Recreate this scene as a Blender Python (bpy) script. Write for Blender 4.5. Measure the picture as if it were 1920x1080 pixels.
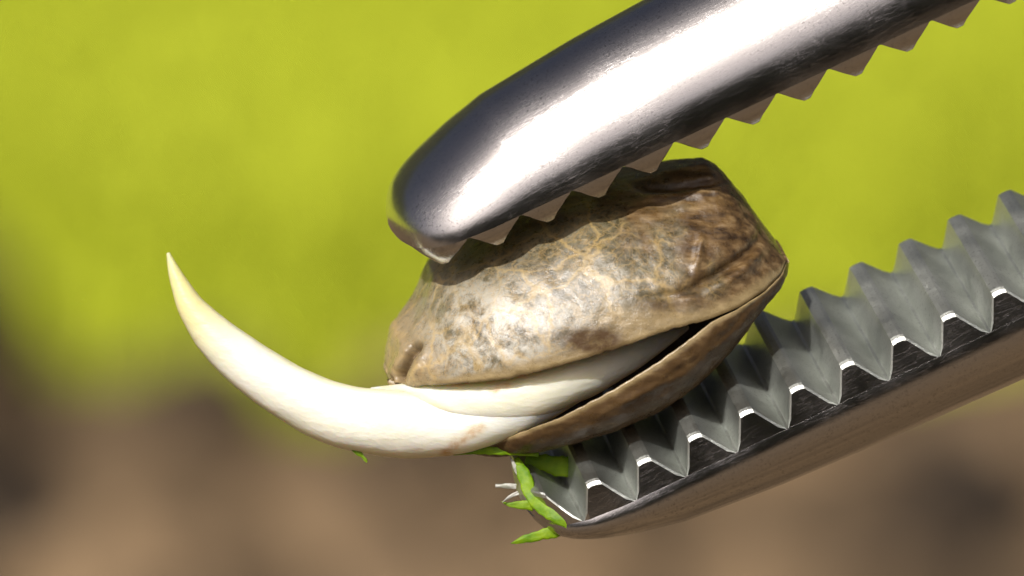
import bpy, bmesh, math, random
from mathutils import Vector, Matrix, noise

random.seed(7)
R = math.radians
scene = bpy.context.scene
for o in list(bpy.data.objects):
    bpy.data.objects.remove(o)

# ------------------------------------------------------------------ camera
# Macro shot: the frame is 11.5 mm wide at the seed.  Lengths below are millimetres.
MM = 0.001
PITCH = R(12.0)
DIST = 110.0                       # lens to seed
PPM = 167.0                        # photo pixels per millimetre at the seed
CAM_H = 80.0                       # lens above the soil
SEED_H = CAM_H - DIST * math.sin(PITCH)
CAM_ROT = Matrix.Rotation(R(90) - PITCH, 3, 'X')
ORIGIN = Vector((0, 0, SEED_H * MM))

cam_d = bpy.data.cameras.new('camera')
cam = bpy.data.objects.new('camera', cam_d)
scene.collection.objects.link(cam)
cam.location = ORIGIN + CAM_ROT @ Vector((0, 0, DIST * MM))
cam.rotation_euler = (R(90) - PITCH, 0, 0)
cam_d.sensor_width = 36.0
cam_d.lens = 36.0 * DIST / (1920 / PPM)
cam_d.clip_start = 0.002
cam_d.clip_end = 500.0
cam_d.dof.use_dof = True
cam_d.dof.focus_distance = (DIST - 0.75) * MM
cam_d.dof.aperture_fstop = cam_d.lens / 2.0
scene.camera = cam

# ------------------------------------------------------------------ light
SUN = (CAM_ROT @ Vector((-0.35, 0.57, 0.74))).normalized()
world = bpy.data.worlds.new('World')
scene.world = world
world.use_nodes = True
wn = world.node_tree.nodes
sky = wn.new('ShaderNodeTexSky')
sky.sky_type = 'NISHITA'
sky.sun_disc = False
sky.air_density = 0.2
sky.dust_density = 6.0
sky.ozone_density = 0.0
sky.sun_elevation = math.asin(SUN.z)
sky.sun_rotation = math.atan2(SUN.x, SUN.y)
bg = wn['Background']
bg.inputs['Strength'].default_value = 0.105
world.node_tree.links.new(sky.outputs[0], bg.inputs['Color'])
sd = bpy.data.lights.new('sun', 'SUN')
sd.energy = 4.2
sd.angle = R(1.0)
sd.color = (1.0, 0.965, 0.91)
sun = bpy.data.objects.new('sun', sd)
scene.collection.objects.link(sun)
sun.rotation_euler = SUN.to_track_quat('Z', 'Y').to_euler()
sun.location = (0, 0, 2)

vs = scene.view_settings
vs.view_transform = 'Standard'
vs.look = 'None'
vs.exposure = 0.0
vs.gamma = 1.0
vs.use_curve_mapping = False

# ------------------------------------------------------------------ helpers
def link(o):
    scene.collection.objects.link(o)
    return o

def tag(o, label=None, cat=None, group=None, kind=None):
    for k, v in (('label', label), ('category', cat), ('group', group), ('kind', kind)):
        if v:
            o[k] = v
    return o

def mesh_obj(name, verts, faces, mat, parent=None, smooth=True, sharp=None, fix=True):
    me = bpy.data.meshes.new(name)
    me.from_pydata([tuple(v) for v in verts], [], faces)
    me.materials.append(mat)
    me.validate()
    if fix:
        bm = bmesh.new(); bm.from_mesh(me)
        bmesh.ops.recalc_face_normals(bm, faces=bm.faces[:])
        bm.to_mesh(me); bm.free()
    if smooth:
        me.polygons.foreach_set('use_smooth', [True] * len(me.polygons))
        if sharp:
            me.set_sharp_from_angle(angle=R(sharp))
    me.update()
    o = link(bpy.data.objects.new(name, me))
    if parent:
        o.parent = parent
    return o

def interp(tab, x):
    if x <= tab[0][0]:
        return tab[0][1]
    for (x0, y0), (x1, y1) in zip(tab, tab[1:]):
        if x <= x1:
            return y0 + (y1 - y0) * (x - x0) / (x1 - x0)
    return tab[-1][1]

def smooth_tab(tab, n=400, k=6):
    """resample a table and soften its corners"""
    a, b = tab[0][0], tab[-1][0]
    xs = [a + (b - a) * i / n for i in range(n + 1)]
    ys = [interp(tab, x) for x in xs]
    for _ in range(k):
        ys = [ys[0]] + [(ys[i - 1] + 2 * ys[i] + ys[i + 1]) / 4 for i in range(1, n)] + [ys[-1]]
    def f(x):
        t = (x - a) / (b - a) * n
        if t <= 0: return ys[0]
        if t >= n: return ys[-1]
        i = int(t); r = t - i
        return ys[i] * (1 - r) + ys[i + 1] * r
    return f

def sstep(a, b, x):
    t = max(0.0, min(1.0, (x - a) / (b - a)))
    return t * t * (3 - 2 * t)

def grid_faces(nu, nv, closed_v=False, flip=False):
    f = []
    for i in range(nu - 1):
        for j in range(nv if closed_v else nv - 1):
            a = i * nv + j; b = i * nv + (j + 1) % nv
            c = (i + 1) * nv + (j + 1) % nv; d = (i + 1) * nv + j
            f.append((a, d, c, b) if flip else (a, b, c, d))
    return f

def fbm(p, oct=4, s=1.0):
    v = 0; a = 1.0
    for _ in range(oct):
        v += a * noise.noise(Vector(p) * s); a *= 0.5; s *= 2.1
    return v

# position of photo pixel (px, py), lying z millimetres in front of the focus plane,
# in the frame of the held things: x right, y up the picture, z towards the lens (mm)
def P(px, py, z=0.0):
    k = (DIST - z) / DIST
    return Vector(((px - 960) / PPM * k, (540 - py) / PPM * k, z))

# the forceps point along AX; (A, B) are pixel distances along and across it
CA, SA = 0.902, 0.432
def AB(A, B):
    return (CA * A + SA * B, -SA * A + CA * B)
def PAB(A, B, zpx):
    x, y = AB(A, B)
    return P(x, y, zpx / PPM)

def thing(name, label, cat, base):
    e = link(bpy.data.objects.new(name, None))
    e.empty_display_size = 0.5
    e.rotation_euler = CAM_ROT.to_euler()
    e.scale = (MM, MM, MM)
    e.location = ORIGIN + CAM_ROT @ (base * MM)
    tag(e, label, cat)
    e_base[e.name] = base
    return e
e_base = {}

# ------------------------------------------------------------------ node helper
class NT:
    def __init__(self, name):
        self.mat = bpy.data.materials.new(name)
        self.mat.use_nodes = True
        self.t = self.mat.node_tree
        self.b = self.t.nodes['Principled BSDF']
        self.out = self.t.nodes['Material Output']
    def n(self, typ, **kw):
        x = self.t.nodes.new(typ)
        for k, v in kw.items():
            setattr(x, k, v)
        return x
    def l(self, a, b):
        self.t.links.new(a, b)
    def val(self, sock, v):
        if hasattr(v, 'links') or hasattr(v, 'is_linked'):
            self.l(v, sock)
        else:
            sock.default_value = v
    def noise(self, vec, scale, detail=4, rough=0.5, dist=0.0):
        x = self.n('ShaderNodeTexNoise')
        self.l(vec, x.inputs['Vector'])
        x.inputs['Scale'].default_value = scale
        x.inputs['Detail'].default_value = detail
        x.inputs['Roughness'].default_value = rough
        x.inputs['Distortion'].default_value = dist
        return x
    def ramp(self, fac, stops):
        x = self.n('ShaderNodeValToRGB')
        self.l(fac, x.inputs[0])
        e = x.color_ramp.elements
        while len(e) < len(stops):
            e.new(0.5)
        for el, (p, c) in zip(e, stops):
            el.position = p
            el.color = (*c, 1) if len(c) == 3 else c
        return x.outputs[0]
    def mix(self, fac, a, b, mode='MIX'):
        x = self.n('ShaderNodeMix', data_type='RGBA', blend_type=mode)
        self.val(x.inputs[0], fac)
        for s, v in ((x.inputs[6], a), (x.inputs[7], b)):
            if isinstance(v, tuple):
                s.default_value = (*v, 1)
            else:
                self.l(v, s)
        return x.outputs[2]
    def math(self, op, a, b=0.0, c=0.0):
        x = self.n('ShaderNodeMath', operation=op)
        self.val(x.inputs[0], a); self.val(x.inputs[1], b)
        if op in ('MULTIPLY_ADD',):
            self.val(x.inputs[2], c)
        return x.outputs[0]
    def mapr(self, v, a, b, c, d):
        x = self.n('ShaderNodeMapRange')
        self.l(v, x.inputs[0])
        for i, q in enumerate((a, b, c, d)):
            x.inputs[i + 1].default_value = q
        return x.outputs[0]
    def scaled(self, vec, s):
        x = self.n('ShaderNodeMapping')
        self.l(vec, x.inputs['Vector'])
        x.inputs['Scale'].default_value = s
        return x.outputs[0]
    def bump(self, h, strength, dist, prev=None):
        x = self.n('ShaderNodeBump')
        self.l(h, x.inputs['Height'])
        x.inputs['Strength'].default_value = strength
        x.inputs['Distance'].default_value = dist * MM      # dist in millimetres
        if prev is not None:
            self.l(prev, x.inputs['Normal'])
        return x.outputs[0]
    def obj(self):
        return self.n('ShaderNodeTexCoord').outputs['Object']

def steel(name, base, rlo, rhi, bump_d):
    m = NT(name)
    co = m.obj()
    worn = m.noise(co, 1.1, 5, 0.62)
    speck = m.noise(co, 30.0, 3, 0.7)
    # short hairline scratches: thin ridges of two stretched noises running at different slants
    def lines(ang, sx, sy, lo, hi):
        x = m.n('ShaderNodeMapping')
        m.l(co, x.inputs['Vector'])
        x.inputs['Rotation'].default_value = (0, 0, ang)
        x.inputs['Scale'].default_value = (sx, sy, sx * 3)
        nz = m.noise(x.outputs[0], 1.0, 3, 0.6, 0.3)
        return m.mapr(m.math('ABSOLUTE', m.math('SUBTRACT', nz.outputs[0], 0.5)), lo, hi, 1.0, 0.0)
    s1 = lines(0.95, 2.2, 30.0, 0.0, 0.014)
    s2 = lines(-0.5, 1.6, 36.0, 0.0, 0.012)
    wear = m.mapr(worn.outputs[0], 0.36, 0.68, 0.0, 1.0)
    scr = m.math('MULTIPLY', m.math('MAXIMUM', s1, m.math('MULTIPLY', s2, 0.7)), m.math('MULTIPLY_ADD', wear, 0.6, 0.4))
    pits = m.mapr(speck.outputs[0], 0.56, 0.68, 0.0, 1.0)
    rough = m.math('ADD', m.mapr(worn.outputs[0], 0.38, 0.66, rlo, rhi), m.math('MULTIPLY', scr, 0.04))
    m.l(rough, m.b.inputs['Roughness'])
    tone = m.mix(m.math('MULTIPLY', pits, m.math('MULTIPLY_ADD', wear, 0.5, 0.2)), base, tuple(0.35 * c for c in base))
    m.l(tone, m.b.inputs['Base Color'])
    m.b.inputs['Metallic'].default_value = 1.0
    h = m.math('SUBTRACT', m.math('MULTIPLY', speck.outputs[0], 0.25), m.math('MULTIPLY', scr, 0.26))
    h = m.math('ADD', h, m.math('MULTIPLY', m.noise(co, 2.0, 2, 0.5).outputs[0], 0.6))
    m.l(m.bump(h, 1.0, bump_d), m.b.inputs['Normal'])
    return m.mat

M_STEEL = steel('polished_steel', (0.54, 0.53, 0.525), 0.15, 0.22, 0.0013)
M_TOOTH = steel('machined_steel', (0.56, 0.585, 0.55), 0.38, 0.52, 0.004)

def shell_mat():
    m = NT('seed_shell')
    co = m.obj()
    at = m.n('ShaderNodeAttribute', attribute_name='zones')
    sep = m.n('ShaderNodeSeparateColor')
    m.l(at.outputs['Color'], sep.inputs[0])
    margin, brown, dark = sep.outputs[0], sep.outputs[1], sep.outputs[2]
    warp = m.noise(co, 2.2, 4, 0.6)
    v = m.n('ShaderNodeVectorMath', operation='MULTIPLY_ADD')
    m.l(warp.outputs['Color'], v.inputs[0])
    v.inputs[1].default_value = (0.55, 0.55, 0.55)
    m.l(co, v.inputs[2])
    def vein(scale, a, b):
        x = m.n('ShaderNodeTexVoronoi', feature='DISTANCE_TO_EDGE')
        m.l(v.outputs[0], x.inputs['Vector'])
        x.inputs['Scale'].default_value = scale
        return m.mapr(x.outputs['Distance'], a, b, 1.0, 0.0)
    v1 = vein(1.6, 0.0, 0.06)
    v2 = vein(4.6, 0.0, 0.075)
    v3 = vein(9.0, 0.0, 0.10)
    blot = m.noise(co, 1.3, 5, 0.65, 0.4)
    mott = m.noise(co, 11.0, 7, 0.75)
    cells = m.ramp(mott.outputs[0], [(0.36, (0.034, 0.029, 0.013)), (0.50, (0.084, 0.074, 0.041)), (0.68, (0.22, 0.195, 0.13))])
    patch = m.ramp(blot.outputs[0], [(0.40, (0.045, 0.032, 0.013)), (0.50, (0.10, 0.083, 0.044)), (0.62, (0.22, 0.19, 0.12))])
    col = m.mix(0.5, cells, patch)
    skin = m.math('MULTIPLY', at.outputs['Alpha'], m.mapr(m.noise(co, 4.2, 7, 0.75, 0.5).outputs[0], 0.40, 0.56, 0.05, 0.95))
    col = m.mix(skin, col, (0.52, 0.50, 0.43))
    tanf = m.math('MULTIPLY', m.n('ShaderNodeAttribute', attribute_name='root_end').outputs['Fac'], m.mapr(mott.outputs[0], 0.3, 0.65, 0.45, 1.0))
    col = m.mix(tanf, col, (0.31, 0.235, 0.13))
    veins = m.math('MULTIPLY', m.math('MAXIMUM', v1, m.math('MULTIPLY', v2, 0.5)),
                   m.mapr(m.noise(co, 1.1, 3).outputs[0], 0.32, 0.55, 0.35, 1.0))
    col = m.mix(m.math('MULTIPLY', veins, 0.50), col, (0.50, 0.35, 0.13))
    col = m.mix(m.math('MULTIPLY', v3, 0.30), col, (0.36, 0.235, 0.095))
    streak = m.noise(m.scaled(co, (2.5, 9.0, 9.0)), 1.0, 4, 0.6)
    brownc = m.ramp(streak.outputs[0], [(0.34, (0.030, 0.016, 0.006)), (0.52, (0.115, 0.068, 0.026)), (0.72, (0.27, 0.185, 0.09))])
    col = m.mix(brown, col, brownc)
    marc = m.ramp(streak.outputs[0], [(0.3, (0.17, 0.122, 0.052)), (0.7, (0.33, 0.25, 0.125))])
    col = m.mix(margin, col, marc)
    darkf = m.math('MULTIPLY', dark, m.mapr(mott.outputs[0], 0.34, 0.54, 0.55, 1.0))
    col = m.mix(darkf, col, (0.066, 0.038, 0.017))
    m.l(col, m.b.inputs['Base Color'])
    m.l(m.mapr(mott.outputs[0], 0.3, 0.7, 0.18, 0.46), m.b.inputs['Roughness'])
    m.l(m.mapr(dark, 0.0, 1.0, 0.68, 0.14), m.b.inputs['Specular IOR Level'])
    h = m.math('ADD', m.math('MULTIPLY', veins, -0.05), m.math('ADD', m.math('MULTIPLY', mott.outputs[0], 0.7),
               m.math('MULTIPLY', m.noise(co, 24.0, 3, 0.6).outputs[0], 0.2)))
    m.l(m.bump(h, 1.0, 0.011), m.b.inputs['Normal'])
    return m.mat
M_SHELL = shell_mat()

def flesh(name, c0, c1, tipc=None, stain=None):
    m = NT(name)
    co = m.obj()
    nz = m.noise(co, 1.2, 3, 0.5)
    col = m.ramp(nz.outputs[0], [(0.35, c0), (0.65, c1)])
    at = m.n('ShaderNodeAttribute', attribute_name='zones')
    sep = m.n('ShaderNodeSeparateColor')
    m.l(at.outputs['Color'], sep.inputs[0])
    col = m.mix(sep.outputs[0], col, (0.64, 0.58, 0.20))
    st = m.math('MULTIPLY', sep.outputs[1], m.mapr(m.noise(co, 7.0, 4, 0.6).outputs[0], 0.35, 0.6, 0.2, 1.0))
    col = m.mix(st, col, (0.50, 0.27, 0.06))
    m.l(col, m.b.inputs['Base Color'])
    m.b.inputs['Subsurface Weight'].default_value = 0.6
    m.b.inputs['Subsurface Radius'].default_value = (1.0, 0.75, 0.35)
    m.b.inputs['Subsurface Scale'].default_value = 0.00035
    m.b.inputs['Roughness'].default_value = 0.42
    m.b.inputs['Specular IOR Level'].default_value = 0.35
    fine = m.noise(m.scaled(co, (5, 12, 12)), 1.0, 3, 0.6)
    m.l(m.bump(fine.outputs[0], 0.8, 0.018), m.b.inputs['Normal'])
    return m.mat
M_ROOT = flesh('root_flesh', (0.76, 0.76, 0.65), (0.81, 0.815, 0.73))
M_COTY = flesh('seed_leaf_flesh', (0.73, 0.715, 0.57), (0.78, 0.77, 0.65))

def plain(name, c0, c1, scale, rough, bump_s=None, bump_d=0.02, trans=0.0):
    m = NT(name)
    co = m.obj()
    nz = m.noise(co, scale, 5, 0.6)
    m.l(m.ramp(nz.outputs[0], [(0.35, c0), (0.65, c1)]), m.b.inputs['Base Color'])
    m.b.inputs['Roughness'].default_value = rough
    if trans:
        m.b.inputs['Transmission Weight'].default_value = 0.0
        m.b.inputs['Subsurface Weight'].default_value = trans
        m.b.inputs['Subsurface Scale'].default_value = 0.0002
    if bump_s:
        m.l(m.bump(m.noise(co, bump_s, 4, 0.6).outputs[0], 0.8, bump_d), m.b.inputs['Normal'])
    return m.mat
def leaf_mat(name, c0, c1):
    m = NT(name)
    co = m.obj()
    col = m.ramp(m.noise(co, 5.0, 5, 0.6).outputs[0], [(0.35, c0), (0.65, c1)])
    m.l(col, m.b.inputs['Base Color'])
    m.b.inputs['Roughness'].default_value = 0.5
    m.l(m.bump(m.noise(co, 14.0, 4, 0.6).outputs[0], 0.8, 0.015), m.b.inputs['Normal'])
    tr = m.n('ShaderNodeBsdfTranslucent'); m.l(col, tr.inputs[0])
    mx = m.n('ShaderNodeMixShader'); mx.inputs[0].default_value = 0.45
    m.l(m.b.outputs[0], mx.inputs[1]); m.l(tr.outputs[0], mx.inputs[2]); m.l(mx.outputs[0], m.out.inputs[0])
    return m.mat
M_LEAF = leaf_mat('torn_leaf_green', (0.15, 0.32, 0.003), (0.33, 0.50, 0.008))
M_PALE = plain('pale_leaf_fibre', (0.20, 0.21, 0.16), (0.40, 0.40, 0.37), 9.0, 0.4)
def soil_mat():
    m = NT('soil')
    co = m.obj()
    shade_blot = m.noise(m.scaled(co, (1.0, 0.45, 1.0)), 130.0, 2, 0.5, 0.3)
    grain = m.noise(co, 420.0, 4, 0.65)
    a = m.ramp(shade_blot.outputs[0], [(0.36, (0.018, 0.011, 0.005)), (0.46, (0.096, 0.063, 0.030)), (0.60, (0.185, 0.124, 0.064))])  # dark blotches in the colour stand in for shading of the rough soil
    b = m.ramp(grain.outputs[0], [(0.35, (0.065, 0.042, 0.021)), (0.65, (0.155, 0.104, 0.055))])
    m.l(m.mix(0.35, a, b), m.b.inputs['Base Color'])
    m.b.inputs['Roughness'].default_value = 0.95
    return m.mat
M_SOIL = soil_mat()
def clod_mat():
    m = NT('soil_clod')
    at = m.n('ShaderNodeAttribute', attribute_name='tone')
    gr = m.noise(m.obj(), 500.0, 4, 0.65)
    c = m.ramp(at.outputs['Fac'], [(0.0, (0.020, 0.012, 0.005)), (0.35, (0.11, 0.072, 0.036)), (1.0, (0.27, 0.182, 0.098))])  # clods painted darker or paler in place of shading
    m.l(m.mix(0.5, c, m.ramp(gr.outputs[0], [(0.3, (0.5, 0.5, 0.5)), (0.7, (1, 1, 1))]), 'MULTIPLY'), m.b.inputs['Base Color'])
    m.b.inputs['Roughness'].default_value = 0.95
    return m.mat
M_CLOD = clod_mat()
M_LAWN = plain('lawn_turf', (0.36, 0.42, 0.015), (0.41, 0.47, 0.017), 300.0, 0.95)
M_GRASS = plain('grass_blade', (0.40, 0.46, 0.015), (0.455, 0.515, 0.018), 300.0, 0.8)

# ------------------------------------------------------------------ setting: soil, lawn, grass
CAM_Y = cam.location.y / MM        # mm
def lawn_edge(x):                  # world y (mm) where the lawn begins
    return 247 + 14 * sstep(8, 28, x) + 8 * sstep(12, 30, -x) - 6 * math.exp(-((x + 9) / 7) ** 2)

def soil_h(x, y):
    d = math.hypot(x, y - 180)
    k = 1.0 - sstep(300, 900, d)
    h = 0.0
    if k > 0:
        n1 = fbm((x * 0.035, y * 0.035, 1.7), 3)
        n2 = abs(noise.noise(Vector((x * 0.11, y * 0.11, 5.2))))
        n3 = noise.noise(Vector((x * 0.33, y * 0.33, 9.1)))
        h = k * (2.6 * n1 + 3.4 * n2 + 0.9 * n3)
        h += 6.5 * math.exp(-((x + 26) ** 2 / 90 + (y - 232) ** 2 / 220))
        h -= 5.0 * math.exp(-((x + 16.5) ** 2 / 14 + (y - 206) ** 2 / 90))
        h += 3.0 * math.exp(-((x - 14) ** 2 / 60 + (y - 226) ** 2 / 150))
    return h

def axis_samples(fine0, fine1, step, far):
    xs = []
    x = fine0
    while x <= fine1:
        xs.append(x); x += step
    s = step; a = fine0; b = xs[-1]; lo = []; hi = []
    while -a < far:
        s *= 1.35; a -= s; lo.append(a)
    s = step
    while b < far:
        s *= 1.35; b += s; hi.append(b)
    return lo[::-1] + xs + hi

xs = axis_samples(-75, 75, 1.0, 60000)
ys = axis_samples(120, 330, 1.2, 60000)
verts = [(x * MM, y * MM, soil_h(x, y) * MM) for x in xs for y in ys]
g = mesh_obj('soil_ground', verts, grid_faces(len(xs), len(ys), flip=True), M_SOIL, fix=False)
tag(g, 'crumbly brown soil lit by the sun, far out of focus', kind='structure')

cv, cf, ct = [], [], []
def clod(x, y, r, tone):
    i0 = len(cv); nu, nw = 9, 14
    for a in range(nu):
        th = math.pi * a / (nu - 1)
        for b in range(nw):
            ph = 2 * math.pi * b / nw
            d = Vector((math.sin(th) * math.cos(ph), math.sin(th) * math.sin(ph), math.cos(th)))
            q = r * (1 + 0.45 * fbm(d * 1.3 + Vector((x, y, r)), 3))
            cv.append(((x + d.x * q) * MM, (y + d.y * q) * MM, (soil_h(x, y) + r * 0.25 + d.z * q * 0.85) * MM))
            ct.append(tone)
    cf.extend(tuple(i0 + k for k in f) for f in grid_faces(nu, nw, closed_v=True, flip=True))
for _ in range(420):
    clod(random.uniform(-60, 60), random.uniform(150, 250), random.choice((0.8, 1.2, 1.8, 2.6)) * random.uniform(0.8, 1.3), random.random())
for x, y, r, t in ((-17.5, 219, 3.0, 0.0), (-20, 214, 2.2, 0.05), (-15, 212, 2.0, 0.1), (-11.5, 214, 2.4, 0.95), (2.5, 213, 2.0, 0.9), (13.5, 238, 2.6, 0.05),
                   (15, 222, 2.4, 0.1), (9.5, 232, 3.0, 0.95), (-21, 236, 3.2, 0.1), (18, 232, 2.2, 0.2), (-6, 226, 2.4, 0.7)):
    clod(x, y, r, t)
g = mesh_obj('soil_clods', cv, cf, M_CLOD, fix=False)
at = g.data.color_attributes.new('tone', 'FLOAT_COLOR', 'POINT')
at.data.foreach_set('color', [c for t in ct for c in (t, t, t, 1.0)])
tag(g, 'blurred brown soil crumbs, dark and pale tones standing in for shading', 'soil', kind='stuff')

lx = axis_samples(-90, 90, 3.0, 60000)
ly = [0, 3, 6, 10, 15, 22, 32, 50, 80, 130, 200, 320, 600, 1200, 4000, 15000, 60000]
verts = []
for x in lx:
    e = lawn_edge(max(-300, min(300, x)))
    for k, d in enumerate(ly):
        verts.append((x * MM, (e + d) * MM, (0.5 + 5.5 * sstep(0, 12, d)) * MM))
g = mesh_obj('lawn', verts, grid_faces(len(lx), len(ly), flip=True), M_LAWN, fix=False)
tag(g, 'blurred yellow green lawn beyond the soil', kind='structure')

gv, gf = [], []
for _ in range(80000):
    x, d = (random.uniform(-60, 60), 1 + 150 * random.random()) if random.random() < 0.8 else (random.uniform(-160, 160), 1 + 300 * random.random())
    y = lawn_edge(x) + d
    ht = random.uniform(1.5, 3.2); w = random.uniform(0.2, 0.45)
    a = random.uniform(0, 6.283); lean = random.uniform(0.1, 0.7) * ht; la = random.uniform(0, 6.283)
    ca, sa = math.cos(a) * w, math.sin(a) * w
    z0 = 0.4 + 5.5 * sstep(0, 12, d)
    i0 = len(gv)
    for t, ww in ((0, 1), (0.5, 0.85), (1, 0.0)):
        ox = math.cos(la) * lean * t * t; oy = math.sin(la) * lean * t * t; z = z0 + ht * t * (1 - 0.15 * t)
        if ww:
            gv.append(((x + ox - ca * ww) * MM, (y + oy - sa * ww) * MM, z * MM))
            gv.append(((x + ox + ca * ww) * MM, (y + oy + sa * ww) * MM, z * MM))
        else:
            gv.append(((x + ox) * MM, (y + oy) * MM, z * MM))
    gf += [(i0, i0 + 1, i0 + 3, i0 + 2), (i0 + 2, i0 + 3, i0 + 4)]
g = mesh_obj('grass', gv, gf, M_GRASS, smooth=False, fix=False)
tag(g, 'yellow green grass blades blurred into one soft backdrop', 'grass', kind='stuff')

# hedges added out of view, only to give the steel dark bands to mirror
M_HEDGE = plain('hedge_leaf', (0.075, 0.092, 0.042), (0.14, 0.165, 0.08), 9.0, 0.6)
M_HEDGE_IN = plain('hedge_twigs', (0.045, 0.041, 0.028), (0.065, 0.058, 0.040), 5.0, 0.9)
def added_hedge(label, y0, depth, height, half, n, leaf):
    e = link(bpy.data.objects.new('added_hedge', None))
    e.location = (0, y0, 0)
    tag(e, label, 'added_hedge', 'hedges added out of view for reflections')
    fv, ff = [], []
    for _ in range(n):
        x = random.uniform(-half, half); t = random.random()
        z = random.uniform(0.02, height); y = random.uniform(-depth / 2, depth / 2)
        if random.random() < 0.7: y = math.copysign(depth / 2, -y0) + random.uniform(-1.1, 0.7) * leaf
        elif random.random() < 0.6: z = height + random.uniform(-0.8, 0.7) * leaf
        c = Vector((x, y, z)); a = Vector((random.gauss(0, 1), random.gauss(0, 1), random.gauss(0, 1))).normalized()
        b = a.orthogonal().normalized(); L = leaf * random.uniform(0.7, 1.3)
        i = len(fv)
        fv += [c - a * L, c + b * L * 0.45, c + a * L, c - b * L * 0.45]
        ff.append((i, i + 1, i + 2, i + 3))
    mesh_obj('foliage', fv, ff, M_HEDGE, e, smooth=False, fix=False)
    d = depth / 2 - leaf; hh = height - leaf; w = half - leaf
    bv = [(x, y, z) for x in (-w, w) for y in (-d, d) for z in (0.0, hh)]
    mesh_obj('twig_core', bv, [(0, 1, 3, 2), (4, 6, 7, 5), (0, 4, 5, 1), (2, 3, 7, 6), (0, 2, 6, 4), (1, 5, 7, 3)], M_HEDGE_IN, e, smooth=False)
added_hedge('low dark box hedging added behind the camera for the steel to reflect', -0.58, 0.20, 0.165, 1.2, 9000, 0.012)
added_hedge('tall dark clipped hedging added beyond the lawn for the steel to reflect', 5.0, 0.8, 2.0, 9.0, 9000, 0.07)

# ------------------------------------------------------------------ forceps
THETA = R(25)                      # how far the gripping faces are rolled towards the lens
ax = Vector((CA, SA, 0)).normalized()
pp = Vector((-ax.y, ax.x, 0))
uu = Vector((0, 0, math.cos(THETA))) - pp * math.sin(THETA)
vv = pp * math.cos(THETA) + Vector((0, 0, math.sin(THETA)))
TIP_A = 475.0
H_TAB = [(0, 6), (4, 16), (14, 30), (37, 52), (70, 72), (108, 90), (174, 117), (261, 143), (450, 165), (616, 175), (956, 188), (2000, 230), (5600, 330)]
W_TAB = [(0, 8), (3, 42), (8, 72), (20, 112), (36, 143), (60, 168), (100, 188), (175, 200), (500, 203), (1000, 207), (2000, 232), (5600, 300)]
GAP = (1272 - 702) / math.cos(THETA)
def off(d):                        # beyond the frame the arms bend together to the joint
    return -(GAP / 2) * sstep(2500, 5000, d)

fbase = PAB(TIP_A, 990, 0)
forceps = thing('forceps', 'shiny steel serrated forceps gripping the sprouted seed', 'forceps', fbase)

def jaw_frame(Bc, flip):
    o = PAB(TIP_A, Bc, 0) - fbase
    s = -1 if flip else 1
    m = Matrix.Identity(4)
    for r in range(3):
        m[r][0] = ax[r]; m[r][1] = s * uu[r]; m[r][2] = s * vv[r]; m[r][3] = o[r]
    return m

def build_jaw(Bc, flip, label, bulge):
    ds = [0, 1.5, 4, 8, 14, 21, 30, 42, 56, 72, 90, 112]
    d = 140
    while d < 2400:
        ds.append(d); d += 40
    while d <= 5600:
        ds.append(d); d += 120
    NT_ = 44
    verts = []
    for d in ds:
        w = interp_w(d); h = interp_h(d) * (0.97 if bulge > 1 else 1.04 + 0.3 * math.exp(-d / 60)); q = off(d)
        ring = []
        if bulge > 1:        # flanks swell out behind the gripping face
            wm, vc, T0 = w * bulge, 0.27 * h, math.acos(1 / bulge)
            for j in range(NT_ + 1):
                t = -T0 + (math.pi + 2 * T0) * j / NT_
                c, s_ = math.cos(t), math.sin(t)
                ring.append((wm * c, vc + (h - vc) * s_ if s_ > 0 else vc * (1 + s_ / math.sin(T0))))
        else:                # flanks lean in from the face's edges
            T1 = math.acos(bulge)
            for j in range(NT_ + 1):
                t = T1 + (math.pi - 2 * T1) * j / NT_
                ring.append((w * math.cos(t) / bulge, h * (math.sin(t) - math.sin(T1)) / (1 - math.sin(T1))))
        for k in range(1, 12):                     # back along the flat gripping face
            ring.append((-w + 2 * w * k / 12, 0.0))
        for u, v in ring:
            verts.append((d / PPM, u / PPM, (v + q) / PPM))
    nr = NT_ + 1 + 11
    faces = grid_faces(len(ds), nr, closed_v=True)
    faces.append(tuple(range(nr))[::-1])
    faces.append(tuple((len(ds) - 1) * nr + k for k in range(nr)))
    o = mesh_obj('jaw', verts, faces, M_STEEL, forceps, sharp=50)
    o.matrix_local = jaw_frame(Bc, flip)
    o['label'] = label
    return o
interp_w = smooth_tab(W_TAB, 2800, 3)
interp_h = smooth_tab(H_TAB, 2800, 3)

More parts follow.
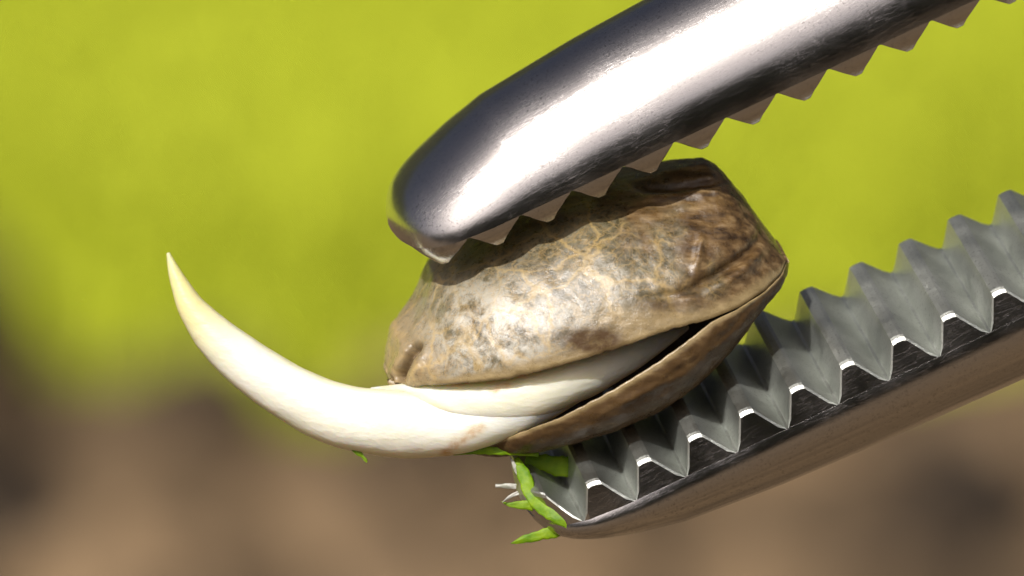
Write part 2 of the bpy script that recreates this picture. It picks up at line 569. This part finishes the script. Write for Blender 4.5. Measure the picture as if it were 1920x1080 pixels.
def add_teeth(jaw, peak0, pitch, depth, count, rnd, mat, crisp):
    def flank(x):
        return -0.35 * x if crisp else 0.20 * x - 0.0085 * x * x
    for k in range(count):
        pk = peak0 + pitch * k - TIP_A
        a0, a1 = pk - 0.45 * pitch, pk + 0.55 * pitch
        jit = random.uniform(-2, 2); pk += random.uniform(-1.5, 1.5)
        if crisp:            # plain V grooves and narrow flat-topped ridges
            prof = [(a0, 0.0), (a0 + 2.5, 0.6)] + [(a0 + 2.5 + (pk - rnd - a0 - 2.5) * q, 0.6 + (depth - 1.6) * q) for q in (0.35, 0.7, 1)]
            prof += [(pk - rnd * 0.4, depth + 0.5), (pk + rnd * 0.5, depth)]
            prof += [(pk + rnd + (a1 - 2.5 - pk - rnd) * q, depth - 2 + (2.6 - depth) * q) for q in (0, 0.35, 0.7, 1)] + [(a1, 0.0)]
        else:                # ridges worn round
            prof = [(a0, 0.0), (a0 + 3, 1.2), (a0 + 7, 6.0)]
            for q in (0.3, 0.6):
                prof.append((a0 + 7 + (pk - rnd - a0 - 7) * q, 6 + (depth - rnd * 0.9 - 6) * q))
            prof += [(pk - rnd, depth - rnd * 0.9), (pk - rnd * 0.35, depth - rnd * 0.22), (pk + rnd * 0.35, depth - rnd * 0.22), (pk + rnd, depth - rnd * 0.9)]
            for q in (0.4, 0.7):
                prof.append((pk + rnd + (a1 - 7 - pk - rnd) * q, depth - rnd * 0.9 + (6 - depth + rnd * 0.9) * q))
            prof += [(a1 - 7, 6.0), (a1 - 3, 1.2), (a1, 0.0)]
        prof = [(max(p[0], 1.0), p[1]) for p in prof]
        us = [-1, -0.985, -0.95, -0.8, -0.55, -0.3, 0, 0.3, 0.55, 0.8, 0.95, 0.985, 1]
        drop = {1: 9, 0.985: 3.0, 0.95: 0.5} if crisp else {1: 4, 0.985: 1.0, 0.95: 0.2}
        verts = []
        for (a, h) in prof:
            w = interp_w(a) - 0.05
            for s in us:
                hh = max(0.0, h - drop.get(abs(s), 0.0) * min(1, h / 12))
                verts.append((a / PPM, s * (w + flank(hh)) / PPM, (-hh + jit * 0.3 * (h > 20)) / PPM))
        nv = len(us)
        faces = grid_faces(len(prof), nv, flip=False)
        nb = len(verts)
        for s, col in ((-1, 0), (1, nv - 1)):
            prev = [i * nv + col for i in range(len(prof))]
            for lev in (0.75, 0.5, 0.25, 0.0):         # the tooth's ground end, down to the jaw
                row = []
                for i, (a, h) in enumerate(prof):
                    hv = -verts[i * nv + col][2] * PPM * lev
                    row.append(len(verts))
                    verts.append((a / PPM, s * (interp_w(a) - 0.05 + flank(hv)) / PPM, -hv / PPM))
                for i in range(len(prof) - 1):
                    q = (prev[i], prev[i + 1], row[i + 1], row[i])
                    faces.append(q if s < 0 else q[::-1])
                prev = row
        side0 = (len(prof) - 1) * (nv - 1)
        o = mesh_obj('tooth', verts, faces, mat, jaw, sharp=8 if crisp else 30)
        o.data.materials.append(M_STEEL)               # the ground ends are polished like the jaw
        o.data.polygons.foreach_set('material_index', [1 if q >= side0 else 0 for q in range(len(o.data.polygons))])

jaw_a = build_jaw(702, False, 'rounded outer back of the jaw above the seed', 0.97)
add_teeth(jaw_a, 647 - 105.3, 105.3, 46, 20, 18, M_STEEL, False)
jaw_b = build_jaw(1272, True, 'jaw below the seed with its ridged gripping face showing', 1.05)
add_teeth(jaw_b, 612 - 104, 104.0, 62, 20, 13, M_TOOTH, True)

# joint of the two arms, outside the frame
cv, cf = [], []
N = 28
for z, r in ((-1, 0.0), (-1, 0.9), (-0.85, 1.0), (0.85, 1.0), (1, 0.9), (1, 0.55), (0.9, 0.5), (0.9, 0.0)):
    for k in range(N):
        t = 2 * math.pi * k / N
        cv.append((r * 1.3 * math.cos(t), r * 1.3 * math.sin(t), z * 2.35))
cf = grid_faces(8, N, closed_v=True, flip=True)
pv = mesh_obj('joint_screw', cv, cf, M_STEEL, forceps, sharp=40)
mp = Matrix.Identity(4)
jo = PAB(TIP_A + 5250, 987, 0) - fbase
for r in range(3):
    mp[r][0] = ax[r]; mp[r][1] = -vv[r]; mp[r][2] = uu[r]; mp[r][3] = jo[r]
pv.matrix_local = mp

# ------------------------------------------------------------------ sprouted seed
sbase = PAB(740, 1208, 0)
seed = thing('sprouted_seed', 'split brown mottled seed with a curved white root', 'seed', sbase)
TAU = math.tan(R(20))
UP_S = smooth_tab([(350, 962), (380, 985), (456, 1017), (549, 1052), (651, 1072), (754, 1088), (860, 1099), (940, 1114), (1000, 1118), (1060, 1110), (1100, 1095), (1122, 1072)])
UP_T = smooth_tab([(350, 946), (356, 922), (375, 893), (399, 864), (450, 838), (470, 824), (510, 787), (600, 757), (700, 747), (800, 752), (900, 780), (940, 793), (1000, 812), (1062, 834), (1080, 862), (1095, 925), (1110, 1000), (1122, 1058)], k=3)
LO_R = smooth_tab([(438, 1152), (491, 1150), (608, 1160), (722, 1156), (816, 1146), (900, 1131), (940, 1121), (960, 1120), (1000, 1121), (1060, 1113), (1100, 1098), (1122, 1076)])
LO_B = smooth_tab([(438, 1156), (470, 1176), (517, 1193), (600, 1213), (700, 1229), (775, 1232), (870, 1217), (950, 1189), (1024, 1152), (1084, 1123), (1110, 1102), (1122, 1082)])
ZMAX = 232.0
SEED_Z = -22.0                     # the seed sits a little behind the jaws' middle

def seg_dist(p, poly):
    best = (1e9, 0.0)
    tot = sum(math.dist(a, b) for a, b in zip(poly, poly[1:])); run = 0
    for a, b in zip(poly, poly[1:]):
        L = math.dist(a, b)
        t = max(0, min(1, ((p[0] - a[0]) * (b[0] - a[0]) + (p[1] - a[1]) * (b[1] - a[1])) / (L * L)))
        q = (a[0] + (b[0] - a[0]) * t, a[1] + (b[1] - a[1]) * t)
        d = math.dist(p, q)
        if d < best[0]:
            best = (d, (run + t * L) / tot)
        run += L
    return best

# folds of the shell: polyline (photo pixels), width, depth (pixels; negative = raised)
FOLDS_UP = [
    ([(790, 640), (765, 668), (750, 700), (745, 722)], 9, 34),
    ([(772, 650), (742, 690), (728, 712)], 10, -9),
    ([(805, 640), (785, 680), (775, 712)], 9, -6),
    ([(1432, 438), (1408, 468), (1378, 493), (1335, 520), (1285, 545)], 9, 15),
    ([(1425, 465), (1390, 510), (1340, 545)], 11, -8),
    ([(1365, 338), (1320, 346), (1270, 352), (1190, 350)], 8, 16),
    ([(1370, 352), (1300, 362), (1200, 372)], 10, -7),
    ([(1340, 305), (1290, 318), (1230, 330)], 11, -8),
    ([(1318, 440), (1308, 490), (1300, 510)], 6, -8),
    ([(1200, 560), (1270, 552), (1330, 540)], 7, 6),
    ([(800, 500), (775, 560), (745, 610)], 9, 7),
    ([(820, 505), (800, 570), (775, 630)], 8, -5),
]
FOLDS_LO = [([(1420, 560), (1330, 660), (1220, 735)], 9, 4), ([(1390, 610), (1280, 700), (1120, 780)], 8, -4)]

def shell(name, upper, label):
    NA, NJ = 250, 130
    A0 = 350.0 if upper else 438.0
    A1 = 1122.0
    pos, zone = [], []
    for i in range(NA):
        s = 0.5 - 0.5 * math.cos(math.pi * i / (NA - 1))
        s = 0.35 * (i / (NA - 1)) + 0.65 * s
        A = A0 + (A1 - A0) * s
        Ac, L = (737.0, 392.0) if upper else (781.0, 345.0)
        zs = ZMAX * max(0.02, 1 - abs((A - Ac) / L) ** 2.3) ** 0.5
        jag = (3.0 if upper else 1.2) * noise.noise(Vector((A * 0.06, 1.0 if upper else 7.0, 0))) + (1.6 if upper else 0.5) * noise.noise(Vector((A * 0.2, 4.0, 0)))
        if upper:
            Bs = UP_S(A) + jag * (1 - sstep(900, 960, A)); Bt = UP_T(A)
            zt = min(zs * TAU, 0.8 * (Bs - Bt)); Bm = Bs - zt
            h = math.sqrt(max(4.0, (Bm - Bt) ** 2 - zt ** 2))
            ee = 0.90 - 0.14 * (1 - sstep(560, 720, A))
            for _ in range(4):                         # keep the outline where it belongs
                top = max(h * math.sin(q / 20) ** ee - zt * math.copysign(abs(math.cos(q / 20)) ** ee, math.cos(q / 20)) for q in range(1, 62))
                h *= (Bm - Bt) / top
        else:
            Bs = LO_R(A) + jag * (1 - sstep(900, 960, A)); Bt = LO_B(A)
            zt = zs * TAU; Bm = Bs - zt
            h = math.sqrt(max(4.0, (Bt - Bm) ** 2 - zt ** 2))
        for j in range(NJ):
            f = math.pi * j / (NJ - 1)
            c, sn = math.cos(f), math.sin(f)
            if upper:                                  # squarer shoulders at the root end
                e = 0.90 - 0.14 * (1 - sstep(560, 720, A))
                c = math.copysign(abs(c) ** e, c); sn = max(0.0, sn) ** e
            z = zs * c
            B = Bm + zt * c + (-h if upper else h) * sn
            pos.append(Vector((A, B, z)))
            marg = 1 - sstep(0.03, 0.11, min(f, math.pi - f)) if upper else 1 - sstep(0.03, 0.12, min(f, math.pi - f))
            zone.append([marg, 0, 0, 0])
    # normals
    nrm = []
    for i in range(NA):
        for j in range(NJ):
            a = pos[min(i + 1, NA - 1) * NJ + j] - pos[max(i - 1, 0) * NJ + j]
            b = pos[i * NJ + min(j + 1, NJ - 1)] - pos[i * NJ + max(j - 1, 0)]
            n = a.cross(b)
            if n.length < 1e-9: n = Vector((0, 0, 1))
            n.normalize()
            nrm.append(n)
    ctr = Vector((740, 1050, 0))
    k = (NA // 2) * NJ + NJ // 2
    sg = 1 if nrm[k].dot(pos[k] - ctr) > 0 else -1
    verts = []
    folds = FOLDS_UP if upper else FOLDS_LO
    for idx, (p, n) in enumerate(zip(pos, nrm)):
        px = AB(p.x, p.y)
        edge = zone[idx][0]
        d = 3.2 * fbm((p.x * 0.010, p.y * 0.010, p.z * 0.010), 3) + 1.3 * fbm((p.x * 0.045, p.y * 0.045, p.z * 0.045), 3)
        r = sstep(820, 1060, p.x) if upper else 0.25
        d += r * 3.2 * (abs(noise.noise(Vector((p.x * 0.018, p.y * 0.05, p.z * 0.03)))) - 0.3)
        dk = 0.0; fold = 0.0
        if p.z > 0 or not upper:
            for poly, w, dep in folds:
                dd, t = seg_dist(px, poly)
                if dd < 3 * w:
                    g = math.exp(-(dd / w) ** 2) * min(1.0, 5 * t + 0.15, 5 * (1 - t) + 0.15)
                    d -= g * dep
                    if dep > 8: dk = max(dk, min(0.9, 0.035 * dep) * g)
                    fold += g * dep; d += g * dep
        # upper half's pigment: brown end near the hilum, tan at the root end, a dark blot near the lip
        zn = zone[idx]
        nb = 0.5 * fbm((p.x * 0.012, p.y * 0.012, p.z * 0.012 + 8), 3)
        if upper:
            zn[1] = max(0.0, min(1.0, sstep(0.25, 0.75, (p.x - 790) / 260 + nb) + 0.9 * sstep(0.35, 0.8, (905 - p.y) / 150 * sstep(760, 900, p.x) + nb)))
            bl = math.exp(-(((px[0] - 1112) / 46) ** 2 + ((px[1] - 638) / 20) ** 2)) if p.z > 0 else 0
            b2 = math.exp(-(((px[0] - 1235) / 40) ** 2 + ((px[1] - 572) / 14) ** 2)) if p.z > 0 else 0
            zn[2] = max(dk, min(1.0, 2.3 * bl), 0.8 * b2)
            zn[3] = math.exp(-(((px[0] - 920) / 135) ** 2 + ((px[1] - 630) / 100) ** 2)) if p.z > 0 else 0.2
            lip = math.exp(-(((px[0] - 1215) / 90) ** 2 + ((px[1] - 612) / 32) ** 2)) if p.z > 0 else 0
            zn[0] = max(zn[0], 0.85 * min(1, 1.3 * lip))
        else:
            zn[1] = 0.9 - 0.15 * nb
            zn[2] = max(dk, (0.80 + 0.3 * nb) * (1 - zn[0]))  # brown darkened further: the weak light on the underside is painted in
        d *= sstep(A0, A0 + 16, p.x) * (1 - sstep(A1 - 28, A1 - 4, p.x))
        q = p + n * (sg * d * (1 - 0.6 * edge))
        if fold:
            q = q - (n * sg + Vector((0, 0, 1))).normalized() * fold * (1 - 0.3 * edge) * sstep(A0, A0 + 14, p.x) * (1 - sstep(A1 - 34, A1 - 10, p.x))
        verts.append(PAB(q.x, q.y, q.z + SEED_Z) - sbase)
    faces = grid_faces(NA, NJ)
    kk = (NA // 2) * NJ + NJ // 2
    e1 = verts[kk + 1] - verts[kk]; e2 = verts[kk + NJ] - verts[kk]
    if e1.cross(e2).y * (1 if upper else -1) < 0:      # faces look outwards
        faces = [f[::-1] for f in faces]
    o = mesh_obj(name, verts, faces, M_SHELL, seed, fix=False)
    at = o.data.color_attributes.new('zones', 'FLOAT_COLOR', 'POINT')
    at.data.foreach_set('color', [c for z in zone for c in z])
    ae = o.data.attributes.new('root_end', 'FLOAT', 'POINT')
    ae.data.foreach_set('value', [(1 - sstep(385, 500, p.x)) if upper else 0.0 for p in pos])
    sm = o.modifiers.new('shell_thickness', 'SOLIDIFY')
    sm.thickness = 0.06
    sm.offset = -1
    o['label'] = label
    return o
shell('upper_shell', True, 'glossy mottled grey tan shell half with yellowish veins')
shell('lower_shell', False, 'brown shell half gaping open below, its shade painted in')

def catmull(pts, n):
    out = []
    m = len(pts) - 1
    for i in range(n + 1):
        t = i / n * m; k = min(int(t), m - 1); f = t - k
        p0 = pts[max(k - 1, 0)]; p1 = pts[k]; p2 = pts[k + 1]; p3 = pts[min(k + 2, m)]
        out.append([0.5 * (2 * b + (c - a) * f + (2 * a - 5 * b + 4 * c - d) * f * f + (3 * b - a - 3 * c + d) * f ** 3) for a, b, c, d in zip(p0, p1, p2, p3)])
    return out

def sweep(name, pts, mat, parent, base, n=140, ring=40, zonef=None, bump=0.012):
    """tapered limb: pts = (px, py, z px, radius px)"""
    s = catmull(pts, n)
    C = [P(a, b, (z + SEED_Z) / PPM) for a, b, z, r in s]
    verts, zone = [], []
    for i, c in enumerate(C):
        t = (C[min(i + 1, n)] - C[max(i - 1, 0)]).normalized()
        n1 = Vector((0, 0, 1)); n1 = (n1 - t * n1.dot(t)).normalized(); n2 = t.cross(n1)
        r = max(0.004, s[i][3] / PPM)
        for j in range(ring):
            a = 2 * math.pi * j / ring
            d = n1 * math.cos(a) + n2 * math.sin(a)
            p = c + d * r
            p = p + d * (bump * fbm(p * 1.6, 3) * min(1, r * 4))
            verts.append(p - base)
            zone.append(zonef(s[i], p, a) if zonef else (0, 0))
    faces = grid_faces(n + 1, ring, closed_v=True)
    faces.append(tuple(range(ring))[::-1]); faces.append(tuple(n * ring + k for k in range(ring)))
    o = mesh_obj(name, verts, faces, mat, parent)
    at = o.data.color_attributes.new('zones', 'FLOAT_COLOR', 'POINT')
    at.data.foreach_set('color', [c for z in zone for c in (z[0], z[1], 0.0, 1.0)])
    return o

def pix(p):
    k = DIST / (DIST - p.z)
    return (p.x * k * PPM + 960, 540 - p.y * k * PPM)

def root_zone(s, p, a):
    tip = 1 - sstep(330, 470, s[0])
    x, y = pix(p)
    rim = 0.45 * sstep(0.75, 1.0, abs(math.sin(a)))
    d, t = seg_dist((x, y), [(835, 850), (865, 825), (900, 800)])
    return (max(0.80 * tip, rim), 0.9 * math.exp(-(d / 9) ** 2))
ROOT = [(315, 474, 40, 3), (323, 498, 40, 9), (337, 533, 42, 17), (366, 587, 45, 29), (430, 655, 48, 43), (536, 731, 52, 52),
        (640, 779, 64, 58), (750, 795, 86, 63), (840, 801, 102, 54), (920, 786, 122, 47), (1000, 757, 134, 42), (1090, 712, 128, 34), (1180, 668, 110, 20)]
sweep('root', ROOT, M_ROOT, seed, sbase, zonef=root_zone)
def coty_zone(s, p, a):
    x, y = pix(p)
    d, t = seg_dist((x, y), [(720, 726), (790, 742), (840, 775), (885, 822)])
    e, t2 = seg_dist((x, y), [(925, 734), (950, 724)])
    return (0.35 * math.exp(-(d / 8) ** 2), max(0.15 * math.exp(-(d / 6) ** 2), 0.8 * math.exp(-(e / 7) ** 2)))
COTY = [(695, 738, 56, 12), (760, 746, 74, 28), (830, 752, 100, 42), (905, 752, 124, 50), (990, 736, 138, 55), (1085, 700, 140, 50),
        (1160, 668, 130, 40), (1225, 640, 112, 25), (1290, 612, 96, 6)]
sweep('seed_leaf', COTY, M_COTY, seed, sbase, zonef=coty_zone)

# ------------------------------------------------------------------ torn green leaf at the jaw tip
lbase = P(1010, 940, 0.6)
scrap = thing('leaf_scrap', 'bright green torn leaf scrap stuck to the forceps tip below the seed', 'leaf', lbase)
def ribbon(name, pts, mat, parent, thick=1.2, n=48, cross=8):
    """thin curved leaf strip: pts = (px, py, z px, half width px)"""
    s = catmull(pts, n)
    top, bot = [], []
    for i, (x, y, z, w) in enumerate(s):
        q0 = s[max(i - 1, 0)]; q1 = s[min(i + 1, n)]
        t = Vector((q1[0] - q0[0], q1[1] - q0[1])).normalized()
        nn = Vector((-t.y, t.x))
        for k in range(cross + 1):
            f = -1 + 2 * k / cross
            zz = z + 0.10 * w * (1 - f * f) + 1.6 * noise.noise(Vector((x * 0.05, y * 0.05, f)))
            ww = max(w, 0.6) * (1 + 0.3 * noise.noise(Vector((x * 0.09, y * 0.09, round(f)))))
            top.append(P(x + nn.x * f * ww, y + nn.y * f * ww, (zz + thick / 2 * (1 - f * f)) / PPM) - lbase)
            bot.append(P(x + nn.x * f * ww, y + nn.y * f * ww, (zz - thick / 2 * (1 - f * f) - 0.8) / PPM) - lbase)
    c = cross + 1
    f1 = grid_faces(n + 1, c)
    m = len(top)
    f2 = [tuple(m + v for v in q[::-1]) for q in f1]
    for i in range(n):
        f2.append((i * c, (i + 1) * c, m + (i + 1) * c, m + i * c))
        f2.append((i * c + c - 1, m + i * c + c - 1, m + (i + 1) * c + c - 1, (i + 1) * c + c - 1))
    return mesh_obj(name, top + bot, f1 + f2, mat, parent)
ribbon('leaf_strip', [(968, 858, 70, 4), (984, 895, 95, 13), (998, 932, 118, 12), (1036, 966, 145, 12), (1084, 986, 150, 8), (1150, 994, 140, 2)], M_LEAF, scrap)
ribbon('leaf_blade', [(1085, 988, 110, 5), (1045, 996, 110, 11), (1010, 1004, 108, 10), (980, 1012, 104, 7), (958, 1019, 100, 1)], M_LEAF, scrap)
ribbon('leaf_blade', [(1005, 948, 80, 10), (980, 947, 78, 8), (955, 946, 74, 4), (940, 940, 70, 0.5)], M_LEAF, scrap)
ribbon('leaf_blade', [(850, 853, 90, 1), (900, 846, 95, 6), (960, 846, 95, 8), (1010, 852, 90, 4)], M_LEAF, scrap)
ribbon('leaf_blade', [(985, 862, 20, 8), (1020, 868, 20, 16), (1060, 874, 20, 20), (1112, 872, 10, 18)], M_LEAF, scrap)
ribbon('fibre', [(985, 902, 85, 5), (968, 880, 80, 5), (957, 857, 76, 1.5)], M_PALE, scrap)
ribbon('fibre', [(968, 912, 82, 5), (950, 911, 80, 5), (929, 911, 76, 3)], M_PALE, scrap)
ribbon('fibre', [(972, 924, 84, 4), (955, 932, 82, 3), (942, 942, 80, 1)], M_PALE, scrap)

bead = thing('plant_bead', 'tiny green bead of plant matter hanging under the white root', 'plant bead', P(680, 856, 0.3))
lb = lbase; lbase = P(680, 856, 0.3)
ribbon('bead_body', [(660, 842, 60, 3), (672, 849, 62, 5), (680, 856, 62, 3), (685, 862, 62, 3), (688, 867, 62, 1.5)], M_LEAF, bead)
lbase = lb
